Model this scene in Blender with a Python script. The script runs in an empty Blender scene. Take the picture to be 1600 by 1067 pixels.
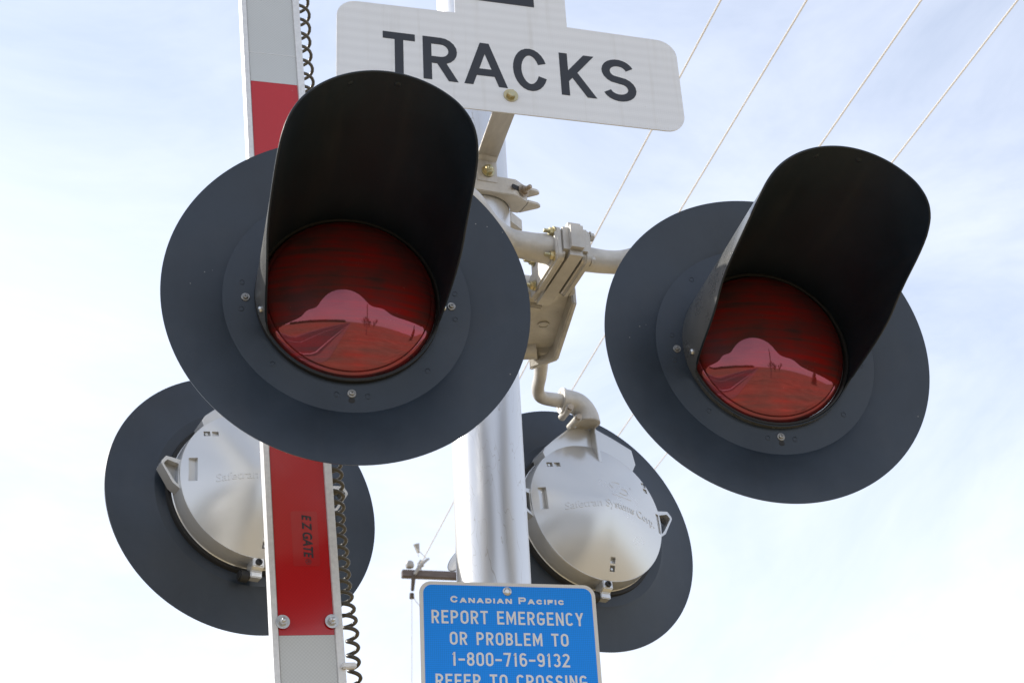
import bpy, bmesh, math, random
from mathutils import Vector, Matrix, noise as mnoise
from math import sin, cos, pi, radians as R
random.seed(7)
S = bpy.context.scene
COL = S.collection
GZ = 1.6                                  # eye height above the ground

# ------------------------------------------------------------------ camera, sky, sun, exposure
cam_d = bpy.data.cameras.new('camera'); cam = bpy.data.objects.new('camera', cam_d); COL.objects.link(cam)
S.camera = cam
cam_d.sensor_width = 36; cam_d.lens = 54.9; cam_d.clip_start = .05; cam_d.clip_end = 3000
_p, _r = R(28.79), -.0566
_f = Vector((0, cos(_p), sin(_p))); _u0 = Vector((0, -sin(_p), cos(_p))); _x0 = Vector((1, 0, 0))
_x = cos(_r)*_x0 + sin(_r)*_u0; _u = -sin(_r)*_x0 + cos(_r)*_u0
cam.matrix_world = Matrix(((_x.x, _u.x, -_f.x, 0), (_x.y, _u.y, -_f.y, 0), (_x.z, _u.z, -_f.z, GZ), (0, 0, 0, 1)))
cam_d.dof.use_dof = True; cam_d.dof.focus_distance = 2.65; cam_d.dof.aperture_fstop = 16

SUN_AZ = R(-72)          # from +Y (ahead) towards -X (left)
SUN_EL = R(33)
sdir = Vector((sin(SUN_AZ)*cos(SUN_EL), cos(SUN_AZ)*cos(SUN_EL), sin(SUN_EL)))
sl = bpy.data.lights.new('sun', 'SUN'); so = bpy.data.objects.new('sun', sl); COL.objects.link(so)
sl.energy = 3.2; sl.angle = R(.6); sl.color = (1, .95, .86)
so.rotation_euler = sdir.to_track_quat('Z', 'Y').to_euler()
so.location = (0, 0, 30)

W = bpy.data.worlds.new('World'); S.world = W; W.use_nodes = True
def build_sky():
    nt = W.node_tree; N = nt.nodes; L = nt.links; N.clear()
    out = N.new('ShaderNodeOutputWorld'); bg = N.new('ShaderNodeBackground'); bg.inputs[1].default_value = .15
    sky = N.new('ShaderNodeTexSky'); sky.sky_type = 'NISHITA'; sky.sun_disc = False
    sky.sun_elevation = SUN_EL; sky.sun_rotation = SUN_AZ
    sky.air_density = 1.0; sky.dust_density = 1.6; sky.ozone_density = 1.0; sky.altitude = 300
    tc = N.new('ShaderNodeTexCoord')
    mp = N.new('ShaderNodeMapping'); mp.inputs['Scale'].default_value = (1.6, 1.0, 3.4)
    mp.inputs['Rotation'].default_value = (R(18), R(-24), R(30))
    L.new(tc.outputs['Generated'], mp.inputs[0])
    n1 = N.new('ShaderNodeTexNoise'); n1.inputs['Scale'].default_value = 1.7; n1.inputs['Detail'].default_value = 7
    n1.inputs['Roughness'].default_value = .62; n1.inputs['Distortion'].default_value = .7
    L.new(mp.outputs[0], n1.inputs[0])
    rp = N.new('ShaderNodeValToRGB'); rp.color_ramp.elements[0].position = .36; rp.color_ramp.elements[1].position = .72
    L.new(n1.outputs[0], rp.inputs[0])
    # thin high cloud and haze: thicker to the horizon
    sep = N.new('ShaderNodeSeparateXYZ'); L.new(tc.outputs['Generated'], sep.inputs[0])
    mr = N.new('ShaderNodeMapRange'); mr.inputs[1].default_value = .22; mr.inputs[2].default_value = .72
    mr.inputs[3].default_value = .62; mr.inputs[4].default_value = .26; L.new(sep.outputs[2], mr.inputs[0])
    mu = N.new('ShaderNodeMath'); mu.operation = 'MULTIPLY_ADD'; mu.use_clamp = True
    L.new(rp.outputs[0], mu.inputs[0]); mu.inputs[1].default_value = .36; L.new(mr.outputs[0], mu.inputs[2])
    mx = N.new('ShaderNodeMix'); mx.data_type = 'RGBA'
    L.new(mu.outputs[0], mx.inputs[0]); L.new(sky.outputs[0], mx.inputs[6]); mx.inputs[7].default_value = (5.25, 5.5, 6.15, 1)
    L.new(mx.outputs[2], bg.inputs[0]); L.new(bg.outputs[0], out.inputs[0])
build_sky()
S.view_settings.view_transform = 'Standard'; S.view_settings.look = 'None'
S.view_settings.exposure = .6; S.view_settings.gamma = 1
S.render.engine = 'CYCLES'
S.cycles.use_denoising = True
S.cycles.max_bounces = 8
S.cycles.caustics_reflective = False; S.cycles.caustics_refractive = False

# ------------------------------------------------------------------ helpers
def mat(name, col, rough=.5, metal=0, spec=.5, coat=0, nscale=0, namt=.15, bump=0, bscale=60, col2=None, stretch=(1, 1, 1), coatr=.1):
    m = bpy.data.materials.new(name); m.use_nodes = True; nt = m.node_tree; N = nt.nodes; L = nt.links
    b = N['Principled BSDF']
    b.inputs['Base Color'].default_value = (*col, 1); b.inputs['Roughness'].default_value = rough
    b.inputs['Metallic'].default_value = metal; b.inputs['Specular IOR Level'].default_value = spec
    b.inputs['Coat Weight'].default_value = coat; b.inputs['Coat Roughness'].default_value = coatr
    if nscale or bump:
        tc = N.new('ShaderNodeTexCoord'); mp = N.new('ShaderNodeMapping'); mp.inputs['Scale'].default_value = stretch
        L.new(tc.outputs['Object'], mp.inputs[0])
    if nscale:
        n = N.new('ShaderNodeTexNoise'); n.inputs['Scale'].default_value = nscale; n.inputs['Detail'].default_value = 6
        n.inputs['Roughness'].default_value = .62
        L.new(mp.outputs[0], n.inputs[0])
        r = N.new('ShaderNodeValToRGB'); r.color_ramp.elements[0].position = .3; r.color_ramp.elements[1].position = .7
        c2 = col2 or tuple(c*(1-namt) for c in col)
        r.color_ramp.elements[0].color = (*c2, 1); r.color_ramp.elements[1].color = (*[min(1, c*(1+namt*.6)) for c in col], 1)
        L.new(n.outputs[0], r.inputs[0]); L.new(r.outputs[0], b.inputs['Base Color'])
        rr = N.new('ShaderNodeMapRange'); rr.inputs[3].default_value = max(0, rough-.09); rr.inputs[4].default_value = min(1, rough+.09)
        L.new(n.outputs[0], rr.inputs[0]); L.new(rr.outputs[0], b.inputs['Roughness'])
    if bump:
        n2 = N.new('ShaderNodeTexNoise'); n2.inputs['Scale'].default_value = bscale; n2.inputs['Detail'].default_value = 4
        L.new(mp.outputs[0], n2.inputs[0])
        bp = N.new('ShaderNodeBump'); bp.inputs['Strength'].default_value = bump; bp.inputs['Distance'].default_value = .002
        L.new(n2.outputs[0], bp.inputs['Height']); L.new(bp.outputs[0], b.inputs['Normal'])
    return m

def specks(m, scale, thr, col, amt=.8):
    """small pale chips and dust specks over a painted surface"""
    nt = m.node_tree; N = nt.nodes; L = nt.links; b = N['Principled BSDF']
    tc = N.new('ShaderNodeTexCoord'); v = N.new('ShaderNodeTexVoronoi'); v.inputs['Scale'].default_value = scale
    L.new(tc.outputs['Object'], v.inputs['Vector'])
    n = N.new('ShaderNodeTexNoise'); n.inputs['Scale'].default_value = scale*.13; n.inputs['Detail'].default_value = 3
    L.new(tc.outputs['Object'], n.inputs[0])
    a = N.new('ShaderNodeMath'); a.operation = 'LESS_THAN'; L.new(v.outputs['Distance'], a.inputs[0]); a.inputs[1].default_value = thr
    c = N.new('ShaderNodeMath'); c.operation = 'GREATER_THAN'; L.new(n.outputs[0], c.inputs[0]); c.inputs[1].default_value = .63
    d = N.new('ShaderNodeMath'); d.operation = 'MULTIPLY'; L.new(a.outputs[0], d.inputs[0]); L.new(c.outputs[0], d.inputs[1])
    e = N.new('ShaderNodeMath'); e.operation = 'MULTIPLY'; L.new(d.outputs[0], e.inputs[0]); e.inputs[1].default_value = amt
    mx = N.new('ShaderNodeMix'); mx.data_type = 'RGBA'; L.new(e.outputs[0], mx.inputs[0])
    src = b.inputs['Base Color']
    if src.is_linked: L.new(src.links[0].from_socket, mx.inputs[6])
    else: mx.inputs[6].default_value = src.default_value
    mx.inputs[7].default_value = (*col, 1)
    L.new(mx.outputs[2], src)

def streaks(m, col, amt, sc=(30, 2.2, 30), lo=.5, hi=.74):
    nt = m.node_tree; N = nt.nodes; L = nt.links; b = N['Principled BSDF']
    tc = N.new('ShaderNodeTexCoord'); mp = N.new('ShaderNodeMapping'); mp.inputs['Scale'].default_value = sc; L.new(tc.outputs['Object'], mp.inputs[0])
    n = N.new('ShaderNodeTexNoise'); n.inputs['Scale'].default_value = 1; n.inputs['Detail'].default_value = 5; n.inputs['Roughness'].default_value = .6; L.new(mp.outputs[0], n.inputs[0])
    r = N.new('ShaderNodeMapRange'); r.inputs[1].default_value = lo; r.inputs[2].default_value = hi; r.inputs[4].default_value = amt; L.new(n.outputs[0], r.inputs[0])
    mx = N.new('ShaderNodeMix'); mx.data_type = 'RGBA'; L.new(r.outputs[0], mx.inputs[0]); src = b.inputs['Base Color']
    if src.is_linked: L.new(src.links[0].from_socket, mx.inputs[6])
    else: mx.inputs[6].default_value = src.default_value
    mx.inputs[7].default_value = (*col, 1); L.new(mx.outputs[2], src)
M = {}
M['brim'] = mat('black_backboard_paint', (.022, .033, .049), .38, spec=.5, nscale=6, namt=.28, bump=.05, bscale=160)
streaks(M['brim'], (.07, .077, .085), .14, (14, 3.5, 14)); streaks(M['brim'], (.06, .063, .068), .3, (7, 7, 7), .5, .8)
specks(M['brim'], 70, .09, (.3, .3, .29))
M['hood'] = mat('black_hood_paint', (.0125, .0200, .0300), .45, spec=.35, nscale=9, namt=.25, bump=.04, bscale=300)
streaks(M['hood'], (.05, .05, .05), .35, (20, 20, 2.5), .52, .8)
specks(M['hood'], 110, .07, (.12, .12, .11), .6)
M['hoodout'] = mat('glossy_black_hood_outside', (.11, .11, .105), .28, spec=.7, nscale=12, namt=.3)
M['gasket'] = mat('black_rubber', (.012, .012, .012), .6)
M['housing'] = mat('silver_grey_housing_paint', (.68, .685, .68), .25, metal=.55, spec=.6, nscale=3, namt=.03)
M['cast'] = mat('cast_aluminium', (.60, .575, .53), .5, metal=.25, nscale=11, namt=.26, bump=.3, bscale=150)
streaks(M['cast'], (.34, .28, .20), .45, (12, 12, 12), .55, .75)
specks(M['cast'], 60, .12, (.30, .24, .17), .5)
M['strap'] = mat('flat_aluminium_bar', (.56, .53, .48), .42, metal=.5, nscale=20, namt=.12, stretch=(6, 1, 1))
M['zinc'] = mat('yellow_zinc_plate', (.52, .40, .20), .3, metal=.8, nscale=80, namt=.35, col2=(.45, .47, .33))
M['steel'] = mat('bright_steel', (.62, .62, .60), .3, metal=.9, nscale=90, namt=.2)
M['screw'] = mat('dull_screw_steel', (.34, .33, .31), .42, metal=.8, nscale=120, namt=.5)
M['rust'] = mat('dull_bolt', (.40, .33, .25), .45, metal=.7, nscale=90, namt=.3)
M['letter'] = mat('black_print', (.022, .024, .03), .4)
M['blue'] = None
M['silverprint'] = mat('pale_reflective_print', (.76, .77, .77), .4)
M['edge'] = mat('bare_aluminium_edge', (.74, .74, .73), .42, metal=.3, nscale=25, namt=.12, stretch=(4, 4, .4))
M['cable'] = mat('dark_coiled_rubber', (.085, .075, .056), .36, spec=.5, nscale=40, namt=.3)
M['wire'] = mat('bare_wire', (.74, .71, .66), .9)
M['wood'] = mat('weathered_crossarm_wood', (.16, .135, .13), .8, nscale=6, namt=.3, stretch=(1, 8, 8))
M['ceramic'] = mat('grey_insulator_glaze', (.42, .42, .42), .35, nscale=10, namt=.1)
M['bark'] = mat('grey_bark', (.10, .08, .065), .9, nscale=5, namt=.3)
M['needle'] = mat('dark_spruce_needles', (.035, .05, .025), .8, nscale=4, namt=.4)
M['line'] = mat('white_road_paint', (.7, .7, .68), .7, nscale=9, namt=.2)
M['asphalt'] = mat('grey_asphalt', (.10, .10, .105), .85, nscale=3, namt=.25, bump=.3, bscale=90)
M['gravel'] = mat('pale_gravel_shoulder', (.36, .31, .25), .9, nscale=7, namt=.25)
M['grass'] = mat('dry_grass', (.40, .30, .165), .9, nscale=.35, namt=.3, col2=(.23, .18, .09), bump=.5, bscale=8)

def sheeting(name, col, cell, amt, band=0, rough=.35, rot=45, coat=0, spec=.5):
    """prismatic reflective sheeting: a fine cell weave and soft roller bands"""
    m = mat(name, col, rough, coat=coat, spec=spec); nt = m.node_tree; N = nt.nodes; L = nt.links; b = N['Principled BSDF']
    tc = N.new('ShaderNodeTexCoord')
    mp = N.new('ShaderNodeMapping'); mp.inputs['Rotation'].default_value = (0, R(rot), 0); L.new(tc.outputs['Object'], mp.inputs[0])
    ck = N.new('ShaderNodeTexChecker'); ck.inputs['Scale'].default_value = cell; L.new(mp.outputs[0], ck.inputs[0])
    n = N.new('ShaderNodeTexNoise'); n.inputs['Scale'].default_value = 9; n.inputs['Detail'].default_value = 5; L.new(tc.outputs['Object'], n.inputs[0])
    wv = N.new('ShaderNodeTexWave'); wv.bands_direction = 'Z'; wv.inputs['Scale'].default_value = 14; wv.inputs['Distortion'].default_value = .6
    wv.inputs['Detail'].default_value = 1; L.new(tc.outputs['Object'], wv.inputs[0])
    def mad(s, k, prev):
        q = N.new('ShaderNodeMath'); q.operation = 'MULTIPLY_ADD'; L.new(s, q.inputs[0]); q.inputs[1].default_value = k
        if isinstance(prev, float): q.inputs[2].default_value = prev
        else: L.new(prev, q.inputs[2])
        return q.outputs[0]
    o = mad(ck.outputs['Fac'], amt, 1-amt*.5-band*.5-.03); o = mad(wv.outputs['Fac'], band, o); o = mad(n.outputs[0], .06, o)
    vm = N.new('ShaderNodeVectorMath'); vm.operation = 'SCALE'; vm.inputs[0].default_value = col; L.new(o, vm.inputs['Scale'])
    L.new(vm.outputs[0], b.inputs['Base Color'])
    return m
M['blue'] = sheeting('blue_reflective_sheet', (.008, .275, .93), 420, .16, 0, .35, 45, spec=.2)
M['border'] = sheeting('white_reflective_border', (.70, .69, .66), 420, .14, 0, .4, 45)
M['signwhite'] = sheeting('white_reflective_sheet', (.79, .805, .82), 330, .05, .05, .38, 45)
M['tapered'] = sheeting('red_reflective_tape', (.48, .010, .012), 300, .06, .02, .22, 0, .3)
streaks(M['signwhite'], (.55, .53, .48), .35, (40, 40, 1.6), .55, .8); specks(M['signwhite'], 60, .05, (.45, .40, .33), .5)
M['tapewhite'] = sheeting('white_reflective_tape', (.55, .575, .575), 300, .09, .02, .25, 0, .2)
specks(M['tapered'], 90, .08, (.6, .35, .33), .7)
M['sticker'] = mat('clear_sticker', (.44, .022, .024), .18, coat=.4)

def mast_mat():
    m = mat('galvanised_mast', (.69, .70, .715), .36, metal=.74, nscale=7, namt=.05, stretch=(1, 1, .3), bump=.01, bscale=40)
    nt = m.node_tree; N = nt.nodes; L = nt.links; b = N['Principled BSDF']
    tc = N.new('ShaderNodeTexCoord'); mp = N.new('ShaderNodeMapping'); mp.inputs['Scale'].default_value = (14, 14, 3.4)
    L.new(tc.outputs['Object'], mp.inputs[0])
    n = N.new('ShaderNodeTexNoise'); n.inputs['Scale'].default_value = 1.5; n.inputs['Detail'].default_value = 2; n.inputs['Distortion'].default_value = 1.5
    L.new(mp.outputs[0], n.inputs[0])
    s = N.new('ShaderNodeMath'); s.operation = 'SUBTRACT'; L.new(n.outputs[0], s.inputs[0]); s.inputs[1].default_value = .5
    a = N.new('ShaderNodeMath'); a.operation = 'ABSOLUTE'; L.new(s.outputs[0], a.inputs[0])
    t = N.new('ShaderNodeMath'); t.operation = 'LESS_THAN'; L.new(a.outputs[0], t.inputs[0]); t.inputs[1].default_value = .0035
    k = N.new('ShaderNodeMath'); k.operation = 'MULTIPLY'; L.new(t.outputs[0], k.inputs[0]); k.inputs[1].default_value = .35
    mx = N.new('ShaderNodeMix'); mx.data_type = 'RGBA'; L.new(k.outputs[0], mx.inputs[0])
    L.new(b.inputs['Base Color'].links[0].from_socket, mx.inputs[6]); mx.inputs[7].default_value = (.30, .24, .18, 1)
    L.new(mx.outputs[2], b.inputs['Base Color'])
    return m
M['mast'] = mast_mat()

def lens_mat():
    """dark red moulded lens: mirror-like front skin over a red body with prism bands inside"""
    m = bpy.data.materials.new('red_signal_lens'); m.use_nodes = True; nt = m.node_tree; N = nt.nodes; L = nt.links
    out = N['Material Output']; b = N['Principled BSDF']
    tc = N.new('ShaderNodeTexCoord')
    mp = N.new('ShaderNodeMapping'); mp.inputs['Scale'].default_value = (7, 120, 7); L.new(tc.outputs['Object'], mp.inputs[0])
    n = N.new('ShaderNodeTexNoise'); n.inputs['Scale'].default_value = 1; n.inputs['Detail'].default_value = 4; L.new(mp.outputs[0], n.inputs[0])
    n2 = N.new('ShaderNodeTexNoise'); n2.inputs['Scale'].default_value = 15; n2.inputs['Detail'].default_value = 3; L.new(tc.outputs['Object'], n2.inputs[0])
    ad = N.new('ShaderNodeMath'); ad.operation = 'MULTIPLY'; L.new(n.outputs[0], ad.inputs[0]); L.new(n2.outputs[0], ad.inputs[1])
    r = N.new('ShaderNodeValToRGB'); r.color_ramp.elements[0].position = .14; r.color_ramp.elements[1].position = .42
    r.color_ramp.elements[0].color = (.058, .027, .026, 1); r.color_ramp.elements[1].color = (.24, .012, .010, 1)
    L.new(ad.outputs[0], r.inputs[0]); L.new(r.outputs[0], b.inputs['Base Color'])
    b.inputs['Roughness'].default_value = .25; b.inputs['Specular IOR Level'].default_value = 0
    g = N.new('ShaderNodeBsdfGlossy'); g.inputs['Roughness'].default_value = .03; g.inputs['Color'].default_value = (.17, .052, .064, 1)
    add = N.new('ShaderNodeAddShader'); L.new(b.outputs[0], add.inputs[0]); L.new(g.outputs[0], add.inputs[1])
    L.new(add.outputs[0], out.inputs[0])
    return m
M['lens'] = lens_mat()
specks(M['lens'], 150, .075, (.34, .20, .18), .5)

def me_obj(name, bm, m, parent=None, smooth=35, mw=None):
    me = bpy.data.meshes.new(name); bmesh.ops.recalc_face_normals(bm, faces=bm.faces) if len(bm.faces) else None
    bm.to_mesh(me); bm.free()
    o = bpy.data.objects.new(name, me); COL.objects.link(o)
    if m: me.materials.append(m)
    if smooth:
        for p in me.polygons: p.use_smooth = True
        me.set_sharp_from_angle(angle=R(smooth))
    if parent: o.parent = parent
    if mw is not None: o.matrix_local = mw
    return o

def empty(name, mw, label, cat, group=None):
    o = bpy.data.objects.new(name, None); COL.objects.link(o); o.matrix_world = mw
    o.empty_display_size = .1
    tag(o, label, cat, group); return o
def tag(o, label, cat, group=None):
    o['label'] = label; o['category'] = cat
    if group: o['group'] = group
    return o
def frame(o, x, y, z):
    return Matrix(((x[0], y[0], z[0], o[0]), (x[1], y[1], z[1], o[1]), (x[2], y[2], z[2], o[2]), (0, 0, 0, 1)))
def copy_tree(o, parent=None):
    c = o.copy(); COL.objects.link(c)
    if parent: c.parent = parent
    for ch in list(o.children): copy_tree(ch, c)
    return c

def lathe(bm, prof, seg=96, closed=False, mw=Matrix()):
    rings = []
    for r, z in prof:
        if r < 1e-6: rings.append([bm.verts.new(mw @ Vector((0, 0, z)))])
        else: rings.append([bm.verts.new(mw @ Vector((r*cos(2*pi*i/seg), r*sin(2*pi*i/seg), z))) for i in range(seg)])
    pairs = list(zip(rings, rings[1:]))
    if closed: pairs.append((rings[-1], rings[0]))
    for a, b in pairs:
        for i in range(seg):
            j = (i+1) % seg
            if len(a) == 1 and len(b) == 1: continue
            if len(a) == 1: bm.faces.new((a[0], b[i], b[j]))
            elif len(b) == 1: bm.faces.new((a[i], a[j], b[0]))
            else: bm.faces.new((a[i], a[j], b[j], b[i]))
def prism(bm, poly, z0, z1, mw=Matrix()):
    a = [bm.verts.new(mw @ Vector((x, y, z0))) for x, y in poly]; b = [bm.verts.new(mw @ Vector((x, y, z1))) for x, y in poly]
    n = len(poly); bm.faces.new(a[::-1]); bm.faces.new(b)
    for i in range(n): bm.faces.new((a[i], a[(i+1) % n], b[(i+1) % n], b[i]))
def box(bm, c, s, mw=Matrix()):
    x, y, z = c; a, b, d = s[0]/2, s[1]/2, s[2]/2
    prism(bm, [(x-a, y-b), (x+a, y-b), (x+a, y+b), (x-a, y+b)], z-d, z+d, mw)
def bevel(bm, w, seg=2, ang=30):
    bmesh.ops.recalc_face_normals(bm, faces=bm.faces)
    es = [e for e in bm.edges if len(e.link_faces) == 2 and e.calc_face_angle(0) > R(ang)]
    bmesh.ops.bevel(bm, geom=es, offset=w, segments=seg, affect='EDGES', clamp_overlap=True)
def cyl(bm, p0, p1, r, seg=20, r2=None):
    p0, p1 = Vector(p0), Vector(p1); d = p1-p0; q = d.to_track_quat('Z', 'Y').to_matrix().to_4x4(); q.translation = p0
    lathe(bm, [(0, 0), (r, 0), (r if r2 is None else r2, d.length), (0, d.length)], seg, mw=q)
def smooth_path(pts, n=8):
    P = [Vector(p) for p in pts]; P = [P[0]*2-P[1]]+P+[P[-1]*2-P[-2]]; out = []
    for i in range(1, len(P)-2):
        a, b, c, d = P[i-1:i+3]
        for k in range(n):
            t = k/n
            out.append(.5*((2*b)+(c-a)*t+(2*a-5*b+4*c-d)*t*t+(3*b-a-3*c+d)*t**3))
    out.append(P[-2]); return out
def tube(bm, pts, rad, seg=14, caps=True):
    n = len(pts); rs = rad if isinstance(rad, (list, tuple)) else [rad]*n
    if len(rs) != n: rs = [rs[min(int(i/(n-1)*(len(rs)-1)), len(rs)-2)]*(1-((i/(n-1)*(len(rs)-1)) - min(int(i/(n-1)*(len(rs)-1)), len(rs)-2))) + rs[min(int(i/(n-1)*(len(rs)-1)), len(rs)-2)+1]*((i/(n-1)*(len(rs)-1)) - min(int(i/(n-1)*(len(rs)-1)), len(rs)-2)) for i in range(n)]
    t0 = (pts[1]-pts[0]).normalized(); up = Vector((0, 0, 1)) if abs(t0.z) < .9 else Vector((1, 0, 0))
    x = t0.cross(up).normalized(); rings = []
    for i in range(n):
        t = (pts[min(i+1, n-1)]-pts[max(i-1, 0)]).normalized()
        x = (x-t*x.dot(t)).normalized(); y = t.cross(x)
        rings.append([bm.verts.new(pts[i]+(x*cos(2*pi*k/seg)+y*sin(2*pi*k/seg))*rs[i]) for k in range(seg)])
    for a, b in zip(rings, rings[1:]):
        for k in range(seg): bm.faces.new((a[k], a[(k+1) % seg], b[(k+1) % seg], b[k]))
    if caps: bm.faces.new(rings[0][::-1]); bm.faces.new(rings[-1])
def hexprism(bm, r, z0, z1, mw, rnd=True):
    pl = [(r*cos(pi/3*k+.2), r*sin(pi/3*k+.2)) for k in range(6)]; pl2 = [(x*.86, y*.86) for x, y in pl]
    prism(bm, pl, z0, z1, mw)
    if rnd:
        lathe(bm, [(r*.84, z1-.0001), (r*.80, z1+r*.12), (0, z1+r*.13)], 18, mw=mw)
def bolt(bm, mw, r=.009, washer=1.75, stud=0, head=.62):
    """washer, hex head, optional threaded stud end - local z points out of the surface"""
    lathe(bm, [(0, 0), (r*washer, 0), (r*washer, r*.22), (0, r*.22)], 24, mw=mw)
    hexprism(bm, r, r*.2, r*(.2+head), mw)
    if stud:
        pr = [(0, r*.3)]
        k = 7; z = r*.82
        while z < r*.82+stud:
            pr += [(r*.52, z), (r*.44, z+r*.09)]; z += r*.18
        pr += [(r*.40, z), (0, z+r*.05)]
        lathe(bm, pr, 16, mw=mw)
def rrect(x0, y0, x1, y1, r, n=8):
    out = []
    for cx, cy, a0 in ((x1-r, y1-r, 0), (x0+r, y1-r, 90), (x0+r, y0+r, 180), (x1-r, y0+r, 270)):
        for k in range(n+1):
            a = R(a0+90*k/n); out.append((cx+r*cos(a), cy+r*sin(a)))
    return out

# ------------------------------------------------------------------ stroke lettering (monoline sign alphabet)
def arc(cx, cy, rx, ry, a0, a1, n=12):
    return [(cx+rx*cos(R(a0+(a1-a0)*k/n)), cy+ry*sin(R(a0+(a1-a0)*k/n))) for k in range(n+1)]
def glyph(ch, W, H):
    r = min(W/2, H*.5) if W/H < .54 else H*.5; m = W/2
    if ch == 'T': return [[(0, H), (W, H)], [(m, H), (m, '0')]]
    if ch == 'I': return [[(m, '0'), (m, 'H')]]
    if ch == 'L': return [[(0, 'H'), (0, 0), (W, 0)]]
    if ch == 'E': return [[(W, H), (0, H), (0, 0), (W, 0)], [(0, H*.52), (W*.86, H*.52)]]
    if ch == 'F': return [[(W, H), (0, H), (0, '0')], [(0, H*.5), (W*.86, H*.5)]]
    if ch == 'O' or ch == '0':
        return [arc(m, H-r, m, r, 0, 180)+arc(m, r, m, r, 180, 360)+[(W, H-r)]]
    if ch == 'C': return [arc(m, H-r, m, r, 22, 180)+arc(m, r, m, r, 180, 338)]
    if ch == 'G': return [arc(m, H-r, m, r, 22, 180)+arc(m, r, m, r, 180, 345)+[(W, H*.45), (m, H*.45)]]
    if ch == 'S':
        q = H/4
        return [arc(m, H-q, m*.96, q, 18, 240, 14)+arc(m, q, m, q, 62, -162, 14)]
    if ch == 'D': r = min(W*.8, H*.5); return [[(0, '0'), (0, 'H')], [(0, H), (W-r, H)]+arc(W-r, H-r, r, r, 90, 0, 8)+arc(W-r, r, r, r, 0, -90, 8)+[(0, 0)]]
    if ch in 'PR':
        h = H*.46; q = (H-h)/2
        q1 = min(q, W*.7); o = [[(0, '0'), (0, 'H')], [(0, H), (W-q1, H)]+arc(W-q1, H-q, q1, q, 90, -90, 10)+[(0, h)]]
        if ch == 'R': o.append([(W*.48, h), (W*1.0, '0')])
        return o
    if ch == 'B':
        h = H*.52; q = (H-h)/2; q2 = h/2
        return [[(0, '0'), (0, 'H')], [(0, H), (W*.94-q, H)]+arc(W*.94-q, H-q, q, q, 90, -90, 10)+[(0, h)], [(W*.94-q, h)]+arc(W-q2, q2, q2, q2, 90, -90, 10)+[(0, 0)]]
    if ch == 'A': return [[(0, '0'), (m, 'H'), (W, '0')], [(W*.2, H*.27), (W*.8, H*.27)]]
    if ch == 'K': return [[(0, '0'), (0, 'H')], [(W, 'H'), (0, H*.34)], [(W*.34, H*.56), (W*1.02, '0')]]
    if ch == 'M': return [[(0, '0'), (0, 'H'), (m, H*.22), (W, 'H'), (W, '0')]]
    if ch == 'N': return [[(0, '0'), (0, 'H'), (W, '0'), (W, 'H')]]
    if ch == 'Y': return [[(0, 'H'), (m, H*.42), (W, 'H')], [(m, H*.46), (m, '0')]]
    if ch == '-': return [[(0, H*.45), (W, H*.45)]]
    if ch == '1': return [[(m*.35, H*.84), (m*1.2, H), (m*1.2, '0')]]
    if ch == '7': return [[(0, H), (W, H), (W*.36, '0')]]
    if ch == '8':
        q = H*.235; q2 = H/2-q
        return [arc(m, H-q, m*.92, q, 0, 360, 20), arc(m, q2, m, q2, 0, 360, 20)]
    if ch == '6': return [arc(m, H*.30, m, H*.30, 0, 360, 20), arc(m, H-r, m, r, 28, 180, 12)+[(0, H*.3)]]
    if ch == '9': return [arc(m, H*.70, m, H*.30, 0, 360, 20), arc(m, r, m, r, 208, 360, 12)+[(W, H*.7)]]
    if ch == '3':
        q = H*.24; q2 = H/2-q
        return [arc(m, H-q, m*.95, q, 155, -80, 12), arc(m, q2, m, q2, 80, -155, 12)]
    if ch == '2': return [arc(m, H-r, m, r, 160, -28, 14)+[(0, 0), (W, 0)]]
    return []
def clip_poly(pl, y0, y1):
    for s, lim in ((1, y0), (-1, y1)):
        out = []
        for i in range(len(pl)):
            a, b = pl[i-1], pl[i]; da, db = s*(a[1]-lim), s*(b[1]-lim)
            if (da < 0) != (db < 0):
                t = da/(da-db); out.append((a[0]+(b[0]-a[0])*t, a[1]+(b[1]-a[1])*t))
            if db >= 0: out.append(b)
        pl = out
        if len(pl) < 3: return []
    return pl
def stroke_char(bm, ch, x, y, w, h, sw, mw, z=0):
    e = sw/2; n = 0
    for st in glyph(ch, w-sw, h-sw):
        P = []
        for px, py in st:
            if py == '0': py = -e
            elif py == 'H': py = h-e
            P.append(Vector((px+e, py+e)))
        closed = (P[0]-P[-1]).length < 1e-6 and len(P) > 4
        if closed: P = P[:-1]
        N = len(P); q = []
        if N < 2: continue
        if not closed:      # diagonal ends run on past the line and are cut flush
            for a, b in ((0, 1), (-1, -2)):
                d = P[a]-P[b]
                if abs(d.y) < 1e-6: P[a] = P[a]+d.normalized()*e
                elif (abs(P[a].y) < 1e-6 or abs(P[a].y-h) < 1e-6) and abs(d.x) > 1e-6: P[a] = P[a]+d.normalized()*sw
        offs = []
        for i in range(N):
            if closed: a, b, c = P[i-1], P[i], P[(i+1) % N]
            else: a, b, c = P[max(i-1, 0)], P[i], P[min(i+1, N-1)]
            d1 = (b-a).normalized() if (b-a).length > 1e-9 else (c-b).normalized()
            d2 = (c-b).normalized() if (c-b).length > 1e-9 else d1
            n1 = Vector((-d1.y, d1.x)); n2 = Vector((-d2.y, d2.x)); mm = n1+n2
            if mm.length < 1e-4: mm = n1
            mm = mm.normalized(); k = min(1/max(mm.dot(n1), .2), 4.5)
            offs.append((b+mm*e*k, b-mm*e*k))
        for i in range(N if closed else N-1):
            j = (i+1) % N
            pl = [tuple(offs[i][0]), tuple(offs[j][0]), tuple(offs[j][1]), tuple(offs[i][1])]
            pl = clip_poly(pl, 0, h)
            if len(pl) >= 3:
                try: bm.faces.new([bm.verts.new(mw @ Vector((x+a, y+b, z+n*.00004))) for a, b in pl])
                except ValueError: pass
        n += 1
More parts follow.
